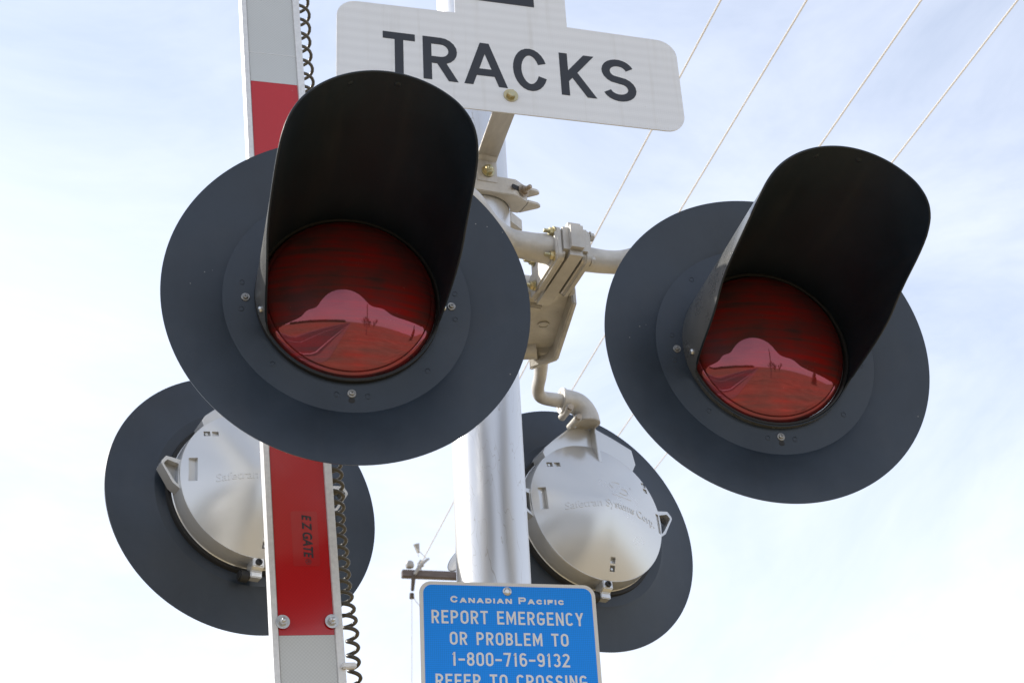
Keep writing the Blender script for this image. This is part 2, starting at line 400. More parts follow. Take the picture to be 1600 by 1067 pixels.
WID = {'I': .30, '-': .85, '1': .62, 'M': 1.3, 'L': .9, 'E': .92, 'F': .9, 'T': 1.0, 'N': 1.05, 'A': 1.15, 'Y': 1.1, 'O': 1.05, 'G': 1.03, 'J': .9}
def stroke_line(bm, text, x0, x1, y, h, sw, gap, space, mw, z=0, caps=None):
    """set text so that it runs exactly from x0 to x1; caps = height of the small capitals, when mixed"""
    tot = 0; cells = []
    for i, ch in enumerate(text):
        big = caps is None or ch.isupper() or not ch.isalpha()
        if ch == ' ': cells.append((ch, space, h)); tot += space
        else:
            wd = WID.get(ch.upper(), 1.0)*(1 if big else .82); cells.append((ch.upper(), wd, h if big else caps)); tot += wd
        if i < len(text)-1: tot += gap
    k = (x1-x0)/tot; x = x0
    for ch, wd, hh in cells:
        if ch != ' ': stroke_char(bm, ch, x, y, wd*k, hh, sw, mw, z)
        x += (wd+gap)*k

# ------------------------------------------------------------------ setting: ground and road (seen mirrored in the lenses)
UA = Vector((.934, .358, 0)); NA = Vector((.358, -.934, 0)); P0 = Vector((-.059, 2.76, 0))
def AB(a, b, z): return P0+UA*a+NA*b+Vector((0, 0, z))
bm = bmesh.new()
for i in range(41):
    for j in range(41):
        x = (i-20)*70; y = (j-20)*70
        d = math.hypot(x, y); z = -.02+max(0, d-150)*.006+mnoise.noise(Vector((x*.004, y*.004, 0)))*min(6, max(0, d-120)*.02)
        bm.verts.new((x, y, z))
bm.verts.ensure_lookup_table()
for i in range(40):
    for j in range(40):
        k = i*41+j; bm.faces.new([bm.verts[q] for q in (k, k+41, k+42, k+1)])
g = me_obj('ground', bm, M['grass'], smooth=60); g['kind'] = 'structure'
def ribbon(name, a0, a1, b0, b1, z, m):
    bm = bmesh.new(); n = 40; prev = None
    for k in range(n+1):
        b = b0+(b1-b0)*(k/n); zz = z+max(0, abs(b)-150)*.0062
        row = [bm.verts.new(AB(a, b, zz)) for a in (a0, a1)]
        if prev: bm.faces.new((prev[0], prev[1], row[1], row[0]))
        prev = row
    o = me_obj(name, bm, m, smooth=0); o['kind'] = 'structure'; return o
ribbon('gravel_shoulder', -12.6, -1.9, -60, 400, .0, M['gravel'])
ribbon('road', -11.4, -3.0, -60, 400, .012, M['asphalt'])
ribbon('road_line', -3.55, -3.35, -60, 400, .018, M['line'])
ribbon('road_line', -11.05, -10.85, -60, 400, .018, M['line'])
ribbon('road_line', -7.3, -7.15, -60, 400, .018, M['line'])

def bare_tree(name, h, seed):
    rnd = random.Random(seed); bm = bmesh.new(); cr = bmesh.new()
    def limb(p, d, ln, r, lvl, dst):
        pts = [p]
        for k in range(4):
            d = (d+Vector((rnd.uniform(-.2, .2), rnd.uniform(-.2, .2), rnd.uniform(-.05, .2)))).normalized(); pts.append(pts[-1]+d*ln/4)
        tube(dst, pts, [r*(1-.18*i) for i in range(5)], 5 if lvl < 2 else 3, caps=False)
        if lvl < 4:
            for k in range(5 if lvl < 2 else 4):
                q = pts[1+k % 4] if lvl else pts[1+min(k, 3)]
                nd = (d+Vector((rnd.uniform(-1, 1), rnd.uniform(-1, 1), rnd.uniform(-.1, .6)))*.95).normalized()
                limb(q, nd, ln*rnd.uniform(.58, .8), r*.56, lvl+1, cr)
    limb(Vector((0, 0, -.3)), Vector((0, 0, 1)), h*.36, h*.032, 0, bm)
    return bm, cr
tb, tcr = bare_tree('bare_tree', 13, 3)
for i, (az, d, lab) in enumerate(((30, 92, 'leafless broad tree in the dry field, leftmost of its clump in the lens reflection'),
                                  (33, 96, 'tall leafless tree in the middle of the clump mirrored in the lens'),
                                  (36, 90, 'leafless tree at the right end of the clump mirrored in the lens'))):
    loc = Vector((sin(R(az))*d, -cos(R(az))*d, 0)); 
    if i == 0:
        t0 = empty('bare_tree', Matrix.Translation(loc), lab, 'tree', 'bare trees in the field behind the viewer')
        me_obj('trunk', tb, M['bark'], t0); me_obj('crown', tcr, M['bark'], t0)
    else:
        t = copy_tree(t0); t['label'] = lab; t.matrix_world = Matrix.Translation(loc) @ Matrix.Rotation(i*2.1, 4, 'Z') @ Matrix.Scale(1+.12*(i % 2), 4)
# spruce
t = empty('spruce_tree', Matrix.Translation((41, -19, 0)), 'dark spruce at the right edge of the field mirrored in the lens', 'tree')
bm = bmesh.new(); tube(bm, [Vector((0, 0, -.2)), Vector((0, 0, 9))], [.16, .03], 8); me_obj('trunk', bm, M['bark'], t)
bm = bmesh.new(); rnd = random.Random(5)
for k in range(900):
    z = .8+8.4*(k/900); rr = (9.4-z)*.27*rnd.uniform(.55, 1.05); a = rnd.uniform(0, 6.28)
    p = Vector((0, 0, z)); q = Vector((rr*cos(a), rr*sin(a), z-rr*.35)); s = Vector((-sin(a), cos(a), 0))*(.08+.1*rr); v = [bm.verts.new(c) for c in (p, q-s*.6-Vector((0, 0, .1)), q+(q-p)*.15, q+s*.6-Vector((0, 0, .1)))]
    bm.faces.new(v)
me_obj('crown', bm, M['needle'], t, smooth=0)
# far wood
bm = bmesh.new(); rnd = random.Random(9)
for k in range(500):
    az = rnd.uniform(-18, 17); d = rnd.uniform(300, 340); x, y = sin(R(az))*d, -cos(R(az))*d; h = rnd.uniform(5, 11); w = rnd.uniform(1.5, 3)
    lathe(bm, [(w*.6, 0), (w, h*.35), (w*.6, h*.75), (0, h)], 6, mw=Matrix.Translation((x, y, .5+rnd.uniform(0, 1))))
o = me_obj('far_wood', bm, M['needle'], smooth=0); o['kind'] = 'stuff'; o['label'] = 'far dark wood along the horizon mirrored in the lens'; o['category'] = 'wood'
# single wooden pole in the field
bm = bmesh.new(); cyl(bm, (0, 0, -.3), (0, 0, 8.5), .15, 12, .11)
o = me_obj('wooden_pole', bm, M['wood']); o.location = (11.5, -17.5, 0); tag(o, 'bare wooden pole standing in the dry field mirrored in the lens', 'pole')

# ------------------------------------------------------------------ mast
bm = bmesh.new()
lathe(bm, [(.0, -.1), (.0695, -.1), (.0695, 5.6), (.066, 5.62), (0, 5.63)], 72)
o = me_obj('crossing_mast', bm, M['mast']); o.location = P0
tag(o, 'round silver metal mast between the red lights, sunlit along its left side', 'mast')

# ------------------------------------------------------------------ flashing lights
HOODL = [(0, .395), (50, .394), (60, .389), (67, .379), (73, .360), (79, .322), (84, .262), (89, .212), (95, .182), (101, .146), (105, .098), (108.5, .045), (112, .010), (116, -.008), (180, -.009)]
def hood_len(a):
    a = abs(a)
    for (a0, l0), (a1, l1) in zip(HOODL, HOODL[1:]):
        if a <= a1:
            t = (a-a0)/(a1-a0); return l0+(l1-l0)*t
    return -.009
def hood_smooth(a):
    return sum(hood_len(a+d) for d in (-3, -1.5, 0, 1.5, 3))/5
def make_light():
    L = empty('flashing_light', Matrix(), '', 'signal light', 'flashing lights on the crossing mast')
    bm = bmesh.new()
    pf = [(.305-.098*k/12, -.0180*(k/12)**1.35) for k in range(13)]+[(.2062, -.0183), (.2050, -.0184), (.150, -.0184)]
    pb = [(r-(.0004 if i == 0 else 0), z-.0026) for i, (r, z) in enumerate(pf)]
    lathe(bm, pf+pb[::-1], 160, closed=True)
    bb = me_obj('backboard', bm, M['brim'], L, 9)
    # rolled bead and hood
    bm = bmesh.new(); Ri, Ro = .1545, .157; seg = 180; nz = 14; O = []; I = []
    for i in range(seg):
        a = -180+360*i/seg; l = hood_smooth(a); s, c = sin(R(a)), cos(R(a))
        O.append([bm.verts.new((Ro*s, Ro*c, -.018+(l+.018)*k/nz)) for k in range(nz+1)])
        I.append([bm.verts.new((Ri*s, Ri*c, -.018+(l+.018)*k/nz)) for k in range(nz+1)])
    for i in range(seg):
        j = (i+1) % seg
        for k in range(nz):
            bm.faces.new((O[i][k], O[j][k], O[j][k+1], O[i][k+1])); bm.faces.new((I[i][k], I[i][k+1], I[j][k+1], I[j][k]))
        bm.faces.new((O[i][nz], O[j][nz], I[j][nz], I[i][nz])); bm.faces.new((O[i][0], I[i][0], I[j][0], O[j][0]))
    bm.faces.ensure_lookup_table(); bm.normal_update()
    outer = set(v for col in O for v in col)
    for f in bm.faces:
        if all(v in outer for v in f.verts): f.material_index = 1
    hd = me_obj('hood', bm, M['hood'], L, 40); hd.data.materials.append(M['hoodout'])
    bm = bmesh.new()           # rolled bead along the cut edge
    tube(bm, [Vector((.1558*sin(R(a)), .1558*cos(R(a)), hood_smooth(a))) for a in [x*1.0 for x in range(-112, 113, 2)]], .0020, 8)
    me_obj('rim_bead', bm, M['hood'], hd, 60)
    for a in (-14, 13):        # pressed dimples near the front edge
        c = Vector((.1546*sin(R(a)), .1546*cos(R(a)), .372)); d = -Vector((sin(R(a)), cos(R(a)), 0))
        qd = d.to_track_quat('Z', 'Y').to_matrix().to_4x4(); qd.translation = c
        bm = bmesh.new(); lathe(bm, [(.0062, -.0004), (.0055, .0006), (.004, .0011), (0, .0013)], 18, mw=qd); me_obj('dimple', bm, M['hood'], hd, 60)
    for a in (-104, 104):      # rivets through the hood foot
      bm = bmesh.new()
      if 1:
        for rr, sg in ((.158, 1),):
            c = Vector((rr*sin(R(a)), rr*cos(R(a)), .018)); d = Vector((sin(R(a)), cos(R(a)), 0))*sg
            q = d.to_track_quat('Z', 'Y').to_matrix().to_4x4(); q.translation = c
            lathe(bm, [(.006, -.001), (.006, .0008), (.0045, .003), (0, .0038)], 14, mw=q)
      me_obj('rivet', bm, M['steel'], hd, 40)
    # bezel ring and lens
    bm = bmesh.new()
    lathe(bm, [(.1544, -.0184), (.1544, -.0105), (.1530, -.0085), (.1500, -.0085), (.1482, -.0105), (.1470, -.0184)], 128, closed=True)
    me_obj('bezel', bm, M['gasket'], L, 30)
    Rc, RL, zr = .30, .1360, -.004; sag = Rc-math.sqrt(Rc*Rc-RL*RL)
    pr = [(.1468, -.0184), (.1450, -.014), (.1405, -.009), (RL+.0012, zr-.004), (RL, zr-.001), (RL-.0016, zr+.0006)]
    for k in range(1, 25):
        r = (RL-.0016)*(1-k/24); pr.append((r, zr+.0004+math.sqrt(Rc*Rc-r*r)-math.sqrt(Rc*Rc-RL*RL)))
    bm = bmesh.new(); lathe(bm, pr, 144); bmesh.ops.recalc_face_normals(bm, faces=bm.faces)
    ln = me_obj('lens', bm, M['lens'], L, 50)
    ln.rotation_euler = (R(LENS_TILT), 0, 0)
    # screws of the backboard
    for x, y in ((-.1685, -.0085), (.1730, .0010), (.0055, -.1725), (.02, .18)):
        bm = bmesh.new(); mw = Matrix.Translation((x, y, -.0184))
        lathe(bm, [(.0072, 0), (.0072, .0012), (.0066, .0018), (.0046, .0018), (.0046, .0006), (0, .0006)], 24, mw=mw)
        lathe(bm, [(.0042, .0006), (.0042, .004), (.003, .0048), (.0016, .0048), (.0014, .003), (0, .003)], 18, mw=mw)
        me_obj('screw', bm, M['screw'], bb, 30)
    for x, y in ((-.1753, .0190), (-.1746, -.0305), (-.122, -.1277), (-.0190, -.1753), (.0314, -.1757), (.1303, -.1231), (.1792, -.0229), (.180, .026), (.126, .137), (-.126, .137)):
        bm = bmesh.new(); mw = Matrix.Translation((x, y, -.0184))
        lathe(bm, [(.0046, -.0002), (.0046, .0005), (.0040, .0007), (.0036, -.0001), (0, -.0001)], 18, mw=mw)
        me_obj('knockout', bm, M['brim'], bb, 30)
    bm = bmesh.new()     # slot under the bottom screw
    prism(bm, rrect(.0005, -.189, .0105, -.180, .0035, 5), -.0183, -.0180); me_obj('slot', bm, M['gasket'], bb, 30)
    # housing behind
    bm = bmesh.new()
    def dome(r): return .076+.054*(1-min(1, r/.170)**1.42)
    bp = [(.104, .128), (.125, .134), (.118, .147), (.083, .180), (.05, .208), (.012, .2245), (-.032, .2225), (-.074, .206), (-.122, .184), (-.127, .146), (-.112, .120)]
    def rho(a):                 # outline radius in direction a (from the top, clockwise seen from the front)
        d = Vector((sin(a), cos(a))); best = 0
        for (x0, y0), (x1, y1) in zip(bp, bp[1:]):
            e = Vector((x1-x0, y1-y0)); den = d.x*e.y-d.y*e.x
            if abs(den) < 1e-9: continue
            t = (x0*e.y-y0*e.x)/den; u = (x0*d.y-y0*d.x)/den
            if t > 0 and -1e-6 <= u <= 1+1e-6: best = max(best, t)
        return max(.171, best)
    aL = math.atan2(-.131, .150); aR = math.atan2(.117, .128)
    angs = sorted([2*pi*k/144-pi for k in range(144)]+[math.atan2(x, y) for x, y in bp[1:-1]])
    def edge_drop(a): return rho(a)
    rows = []
    for a in angs:
        ro = rho(a); P = [(.170*(k/20)) for k in range(1, 21)]
        big = ro > .1717
        if big: P += [.170+(max(ro-.0022, .1702)-.170)*k/5 for k in range(1, 6)]
        else: P += [.170+.00015*k for k in range(1, 6)]
        col = [(r, dome(r) if r < .170 else .0760) for r in P]
        w = max(ro, .171)
        col += [(w-.0004, .0755), (w, .0735), (max(w, .1716), .070), (max(w, .1728), .032), (max(w, .1752), .029), (max(w, .1752), .0212)]
        rows.append([bm.verts.new((r*sin(a), r*cos(a), -z)) for r, z in col])
    c0 = bm.verts.new((0, 0, -dome(0))); c1 = bm.verts.new((0, 0, -.0212)); n = len(rows)
    for i in range(n):
        A, B = rows[i], rows[(i+1) % n]
        bm.faces.new((c0, A[0], B[0])); bm.faces.new((c1, B[-1], A[-1]))
        for k in range(len(A)-1): bm.faces.new((A[k], A[k+1], B[k+1], B[k]))
    hs = me_obj('housing', bm, M['housing'], L, 24)
    # pockets cut into the dome (x as seen from the front: mirrored from behind)
    cut = bmesh.new()
    def pocket(x, y, w, h, rot, dep):
        mw = Matrix.Translation((-x, y, -dome(math.hypot(x, y)))) @ Matrix.Rotation(R(-rot), 4, 'Z')
        box(cut, (0, 0, 0), (w, h, dep*2), mw)
    for x, y, rot in ((-.108, .098, 0), (.010, -.136, 90), (.137, .082, 90)):
        for s in (-1, 1):
            dx, dy = s*.0085*cos(R(rot)), s*.0085*sin(R(rot))
            pocket(x+dx, y+dy, .013, .013, rot*0, .007)
    pocket(-.146, .006, .017, .055, 0, .008); pocket(.161, -.006, .010, .05, 0, .006)
    co = me_obj('cutter', cut, None, None, 0)
    md = hs.modifiers.new('pockets', 'BOOLEAN'); md.object = co; md.operation = 'DIFFERENCE'; md.solver = 'EXACT'
    hs.parent = None
    bpy.context.view_layer.update()
    dg = bpy.context.evaluated_depsgraph_get(); nm = bpy.data.meshes.new_from_object(hs.evaluated_get(dg)); hs.modifiers.clear(); old = hs.data; hs.data = nm
    nm.name = 'housing'
    bpy.data.objects.remove(co); hs.parent = L
    for p in nm.polygons: p.use_smooth = True
    nm.set_sharp_from_angle(angle=R(24))
    for x, y in ((-.1165, .098), (.010, -.1445), (.137, .0905)):
        bm = bmesh.new(); lathe(bm, [(.0048, 0), (.0048, .0012), (.003, .0036), (0, .0042)], 14, mw=Matrix.Translation((-x, y, -dome(math.hypot(x, y))+.006)) @ Matrix.Rotation(pi, 4, 'X'))
        me_obj('pocket_screw', bm, M['steel'], hs, 40)
    # boss on top with gusset and pipe stub
    bm = bmesh.new()
    v = [(-.020, .226, -.068), (-.012, .226, -.068), (-.0125, .217, -.094), (-.0175, .217, -.094), (-.020, .120, -.0965), (-.010, .120, -.0965), (-.010, .120, -.07), (-.020, .120, -.07)]
    v = [bm.verts.new(q) for q in v]
    for q in ((0, 1, 2, 3), (3, 2, 5, 4), (4, 5, 6, 7), (7, 6, 1, 0), (0, 3, 4, 7), (1, 6, 5, 2)): bm.faces.new([v[k] for k in q])
    bevel(bm, .0012, 2); me_obj('gusset', bm, M['housing'], hs, 30)
    bm = bmesh.new(); cyl(bm, (0, .165, -.054), (0, .250, -.054), .0215, 32); me_obj('pipe_stub', bm, M['housing'], hs, 30)
    # side ears
    for s in (-1, 1):
        bm = bmesh.new()
        ol = [(.166, .032), (.199, .036), (.208, .024), (.209, .018), (.184, -.024), (.167, -.036)]
        il = [(.172, .022), (.196, .028), (.203, .020), (.203, .016), (.181, -.018), (.173, -.026)]
        ol = [(s*x, y) for x, y in ol]; il = [(s*x, y) for x, y in il]
        a0 = [bm.verts.new((x, y, -.071)) for x, y in ol]; a1 = [bm.verts.new((x, y, -.040)) for x, y in ol]
        b0 = [bm.verts.new((x, y, -.071)) for x, y in il]; b1 = [bm.verts.new((x, y, -.040)) for x, y in il]
        n = 6
        for i in range(n):
            j = (i+1) % n
            for q in ((a0[i], a0[j], a1[j], a1[i]), (b0[i], b1[i], b1[j], b0[j]), (a0[i], b0[i], b0[j], a0[j]), (a1[i], a1[j], b1[j], b1[i])): bm.faces.new(q)
        me_obj('ear', bm, M['housing'], hs, 30)
        bm = bmesh.new(); pl = [(s*x, y) for x, y in il]; prism(bm, pl, -.056, -.051); me_obj('ear_web', bm, M['housing'], hs, 30)
    # latch at the bottom
    bm = bmesh.new()
    prism(bm, [(-.076, -.168), (-.076, -.188), (-.062, -.193), (-.062, -.206), (-.040, -.206), (-.040, -.168)], -.0125, .0125, Matrix(((0, 0, 1, 0), (0, 1, 0, 0), (1, 0, 0, 0), (0, 0, 0, 1))))
    bevel(bm, .0018, 2); lt = me_obj('latch', bm, M['housing'], hs, 30)
    bm = bmesh.new(); lathe(bm, [(.0072, 0), (.0072, .003), (.006, .0042), (.003, .0042), (.0026, .002), (0, .002)], 20, mw=Matrix.Translation((0, -.1785, -.076)) @ Matrix.Rotation(pi, 4, 'X')); me_obj('latch_screw', bm, M['gasket'], lt, 30)
    bm = bmesh.new(); cyl(bm, (.012, -.200, -.048), (.034, -.200, -.048), .0125, 24); bevel(bm, .003, 2); me_obj('latch_knob', bm, M['gasket'], lt, 30)
    bm = bmesh.new(); lathe(bm, [(.172, -.0205), (.184, -.0205), (.182, -.030), (.172, -.030)], 120, closed=True); me_obj('seal', bm, M['gasket'], L, 30)
    # raised lettering and mark
    def raised(txt, size, x0, y0, arcR, name):
        cu = bpy.data.curves.new('t', 'FONT'); cu.body = txt; cu.size = size; cu.extrude = .0007; cu.align_x = 'CENTER'; cu.bevel_depth = .0002; cu.bevel_resolution = 1
        to = bpy.data.objects.new('t', cu); COL.objects.link(to); bpy.context.view_layer.update()
        me = bpy.data.meshes.new_from_object(to.evaluated_get(bpy.context.evaluated_depsgraph_get()))
        bpy.data.objects.remove(to)
        for q in me.vertices:
            x, y, z = q.co; X, Y = x+x0, y+y0-(x*x)*arcR
            q.co = (-X, Y, -(dome(math.hypot(X, Y))+z))
        me.flip_normals(); me.name = name; me.materials.clear(); me.materials.append(M['housing'])
        o = bpy.data.objects.new(name, me); COL.objects.link(o); o.parent = hs; return o
    raised('Safetran Systems Corp.', .0262, .020, -.012, .85, 'raised_lettering')
    bm = bmesh.new()
    def on(x, y): return Vector((-x, y, -(dome(math.hypot(x, y))+.0001)))
    X0, Y0 = .040, .042
    for path in ([(-.006+.020*cos(R(a)), .008+.011*sin(R(a))) for a in range(60, 240, 12)], [(.012+.012*cos(R(a)), -.004+.008*sin(R(a))) for a in range(120, -100, -12)]+[(-.004, -.010)], [(-.026, -.020), (0, -.021), (.030, -.021)]):
        tube(bm, [on(X0+a, Y0+b) for a, b in path], .0008, 6)
    lathe(bm, [(.0022, 0), (.003, 0), (.003, .0006), (.0022, .0006)], 14, closed=True, mw=Matrix.Translation(on(X0+.036, Y0+.014)))
    me_obj('raised_mark', bm, M['housing'], hs, 40)
    return L
LENS_TILT = 2.0
LT = make_light()
def lamp_frame(c, yaw, tilt, back):
    n = Vector((sin(yaw)*cos(tilt), -cos(yaw)*cos(tilt), -sin(tilt))); u = Vector((cos(yaw), sin(yaw), 0)); v = -n.cross(u)
    if v.z < 0: v = -v
    if back: n, u = -n, -u
    return frame((c[0], c[1], c[2]+GZ), u, v, n)
LAMPS = [((-.2614, 2.2061, 1.3176), .2511, .0143, False, 'nearest red flashing light, black hooded on a round black backboard, before the striped gate arm'),
         ((.4609, 2.4709, 1.3212), .2253, .0199, False, 'red flashing light turned away to the right, outer left side of its hood showing'),
         ((-.5894, 3.0741, 1.3367), .5462, -.0987, True, 'back of a signal light with grey domed housing, partly hidden by the striped gate arm'),
         ((.1327, 3.3432, 1.3432), .5295, -.1036, True, 'back of a signal light, grey domed housing under a pipe elbow right of the mast')]
for i, (c, yaw, tilt, back, lab) in enumerate(LAMPS):
    o = LT if i == 0 else copy_tree(LT)
    o.matrix_world = lamp_frame(c, yaw, tilt, back); o['label'] = lab
    h = [k for k in o.children if k.name.startswith('hood')][0]      # each hood sits a few degrees round on its ring
    h.rotation_euler.z = R((5, -2, 1, -3)[i]); k = (.98, 1, 1, 1)[i]; h.scale = (k, k, 1)

# ------------------------------------------------------------------ crossarm bracket carrying the four lights
BR = empty('crossarm_bracket', frame(P0+Vector((0, 0, GZ)), UA, -NA, Vector((0, 0, 1))), 'beige cast metal crossarm bracket with bolted junction and curved pipe arms right of the mast', 'bracket')
def q(a, b, z): return Vector((a, -b, z))
ZP = 1.622
bm = bmesh.new()        # junction: long channel from the front tee back to the mast side
def chan(b0, b1, w0, w1, z0, z1, a0, a1, bev=.012):
    global bm
    vs = []
    for b, w, a in ((b0, w0, a0), (b1, w1, a1)):
        for s, z in ((-1, z0), (1, z0), (1, z1), (-1, z1)): vs.append(bm.verts.new(q(a+s*w/2, b, z)))
    for f in ((0, 1, 2, 3), (7, 6, 5, 4), (0, 4, 5, 1), (1, 5, 6, 2), (2, 6, 7, 3), (3, 7, 4, 0)): bm.faces.new([vs[k] for k in f])
chan(.270, .05, .050, .052, 1.586, 1.660, .107, .112); bevel(bm, .012, 6)
JB = me_obj('junction_box', bm, M['cast'], BR, 40)
for s, a in ((-1, .0775), (1, .1370)):
    bm = bmesh.new()
    mw = Matrix.Translation(q(a, .180, 1.617)) @ Matrix.Rotation(R(-1.5), 4, 'Z')
    prism(bm, rrect(-.074, -.038, .074, .038, .015, 6), -.0075, .0075, mw @ Matrix(((0, 0, 1, 0), (1, 0, 0, 0), (0, 1, 0, 0), (0, 0, 0, 1))))
    bevel(bm, .004, 3)
    fl = me_obj('flange', bm, M['cast'], BR, 35)
    bm = bmesh.new(); prism(bm, rrect(-.070, -.034, .070, .034, .013, 6), -.0022-s*.0094, .0022-s*.0094, mw @ Matrix(((0, 0, 1, 0), (1, 0, 0, 0), (0, 1, 0, 0), (0, 0, 0, 1))))
    me_obj('joint_plate', bm, M['strap'], fl, 35)
    for bb, zz in ((.240, 1.645), (.236, 1.593), (.124, 1.590), (.128, 1.645)):
        c = q(a+s*.0075, bb, zz); d = Vector((s, 0, 0))
        m4 = d.to_track_quat('Z', 'Y').to_matrix().to_4x4(); m4.translation = c
        bm = bmesh.new(); bolt(bm, m4, .0085, 1.3, .013 if s < 0 else 0, .8); me_obj('bolt', bm, M['zinc'] if s < 0 else M['cast'], fl, 35)
# tray beside the mast, open below, with a lip on its outer edge
bm = bmesh.new()
pl = [(.078, -.10), (.092, .10), (.150, .112), (.172, .072), (.188, .010), (.222, -.150), (.178, -.205), (.080, -.205)]
prism(bm, [(a, -b) for a, b in pl], 1.618, 1.655); bevel(bm, .006, 2)
TR = me_obj('tray', bm, M['cast'], BR, 35)
bm = bmesh.new()
path = [(.176, .085), (.192, .010), (.226, -.152), (.182, -.212)]
inn = [(.166, .085), (.181, .008), (.214, -.148), (.178, -.200)]
prism(bm, [(a, -b) for a, b in path+inn[::-1]], 1.585, 1.640); bevel(bm, .003, 2)
me_obj('tray_lip', bm, M['cast'], TR, 35)
bm = bmesh.new(); lathe(bm, [(.010, -.003), (.0125, -.003), (.0125, .001), (.010, .001)], 28, closed=True, mw=Matrix.Translation(q(.160, -.062, 1.6175))); me_obj('plug_ring', bm, M['strap'], TR, 35)
bm = bmesh.new(); lathe(bm, [(0, -.0015), (.010, -.0015), (.010, .001), (0, .001)], 28, mw=Matrix.Translation(q(.160, -.062, 1.6175))); me_obj('plug', bm, M['cast'], TR, 35)
bm = bmesh.new(); prism(bm, rrect(-.02, -.03, .02, .03, .006), 0, .02, Matrix.Translation(q(.108, -.01, 1.605))); bevel(bm, .003, 2); me_obj('pad', bm, M['cast'], TR, 35)
bm = bmesh.new(); lathe(bm, [(.0702, -.03), (.083, -.03), (.083, .03), (.0702, .03)], 60, closed=True, mw=Matrix.Translation(q(0, 0, 1.64))); bevel(bm, .003, 2)
me_obj('mast_collar', bm, M['cast'], BR, 35)
bm = bmesh.new(); box(bm, (.10, .02, 1.64), (.06, .14, .05)); bevel(bm, .006, 3); me_obj('mast_lug', bm, M['cast'], BR, 35)
def arm(pts, rad, n=9):
    bm = bmesh.new(); tube(bm, smooth_path([q(*p) for p in pts], n), rad, 24); return me_obj('arm_pipe', bm, M['cast'], BR, 40)
arm([(.075, .212, ZP), (.030, .212, ZP), (-.02, .220, ZP), (-.075, .262, ZP), (-.14, .335, ZP), (-.22, .372, ZP), (-.335, .380, ZP)], [.031, .0275, .026, .026, .0255, .023, .0185])
arm([(.115, .196, ZP), (.155, .196, ZP), (.198, .197, ZP), (.232, .208, ZP), (.262, .245, ZP), (.29, .325, ZP), (.335, .380, ZP)], [.031, .025, .0235, .0235, .023, .0215, .0185])
arm([(.196, -.16, ZP), (.213, -.215, ZP), (.238, -.290, ZP), (.255, -.352, ZP), (.276, -.390, ZP), (.31, -.398, ZP), (.352, -.398, ZP)], [.018, .0165, .0145, .0145, .015, .0165, .017])
arm([(.185, -.17, ZP), (.10, -.205, ZP), (.0, -.215, ZP), (-.10, -.27, ZP), (-.2, -.375, ZP), (-.335, -.405, ZP)], [.026, .021, .019, .018, .018, .0185])
def elbow(side, b, a_l):
    bm = bmesh.new()
    x = lambda d: a_l-side*d
    pts = smooth_path([q(x(.062), b, ZP), q(x(.045), b, ZP), q(x(.024), b, ZP-.004), q(x(.008), b, ZP-.018), q(x(.0), b, ZP-.036), q(x(.0), b, ZP-.052)], 7)
    tube(bm, pts, [.0275, .0275, .0265, .0265, .0265, .0275, .0275], 28)
    el = me_obj('elbow', bm, M['cast'], BR, 40)
    bm = bmesh.new(); sg = 1 if b > 0 else -1
    lathe(bm, [(.0205, -.004), (.0305, -.004), (.0305, .005), (.0205, .005)], 32, closed=True, mw=Matrix.Translation(q(x(.060), b, ZP)) @ Matrix.Rotation(pi/2, 4, 'Y'))
    lathe(bm, [(.0205, -.004), (.0295, -.004), (.0295, .005), (.0205, .005)], 32, closed=True, mw=Matrix.Translation(q(x(.0), b, ZP-.050)))
    bevel(bm, .0015, 2); me_obj('collar', bm, M['cast'], el, 35)
    for cx, cz in ((.052, -.029), (.033, -.052)):
        bm = bmesh.new(); cyl(bm, q(x(cx), b+.024, ZP+cz), q(x(cx), b-.030, ZP+cz), .0088, 20); bevel(bm, .0015, 2); me_obj('clamp_lug', bm, M['cast'], el, 35)
        bm = bmesh.new(); cyl(bm, q(x(cx), b+.022, ZP+cz), q(x(cx), b+.031, ZP+cz), .0072, 6 if cx < .04 else 18); me_obj('lug_bolt', bm, M['rust'], el, 20)
for s, b, al in ((1, -.398, .392), (-1, -.405, -.380), (1, .380, .383), (-1, .380, -.386)): elbow(s, b, al)

# ------------------------------------------------------------------ number-of-tracks sign
ys = R(15.67); su = Vector((cos(ys), sin(ys), 0)); sn = Vector((sin(ys), -cos(ys), 0))
SC = Vector((.0314, 2.3958, 1.8094+GZ))
# sign frame: x along the plate, y out of its back, z up
TS = empty('track_count_sign', frame(SC, su, -sn, Vector((0, 0, 1))), 'white sign lettered TRACKS in black, shaped like an upturned T, above the lights', 'sign')
XZ = Matrix(((1, 0, 0, 0), (0, 0, -1, 0), (0, 1, 0, 0), (0, 0, 0, 1)))       # draws (x,y) on the plate, z towards the viewer
def fil(cx, cy, r, a0, a1, n=8): return [(cx+r*cos(R(a0+(a1-a0)*k/n)), cy+r*sin(R(a0+(a1-a0)*k/n))) for k in range(n+1)]
r = .040
pl = fil(.345-r, r, r, -90, 0)+fil(.345-r, .2265-r, r, 0, 90)+[(.1175, .2295)]+fil(.1175-r, .457-r, r, 0, 90)+fil(-.1105+r, .457-r, r, 90, 180)+[(-.1105, .2305)]+fil(-.343+r, .2275-r, r, 90, 180)+fil(-.343+r, r, r, 180, 270)
bm = bmesh.new(); prism(bm, pl, -.0025, 0, XZ); PT = me_obj('plate', bm, M['signwhite'], TS, 30)
bm = bmesh.new()
for ch, x0, x1 in (('T', -.2545, -.192), ('R', -.177, -.110), ('A', -.0975, -.0125), ('C', .0005, .0695), ('K', .0955, .165), ('S', .1805, .250)):
    stroke_char(bm, ch, x0, .0585, x1-x0, .1035, .0168, XZ, .0004)
me_obj('lettering', bm, M['letter'], TS, 0)
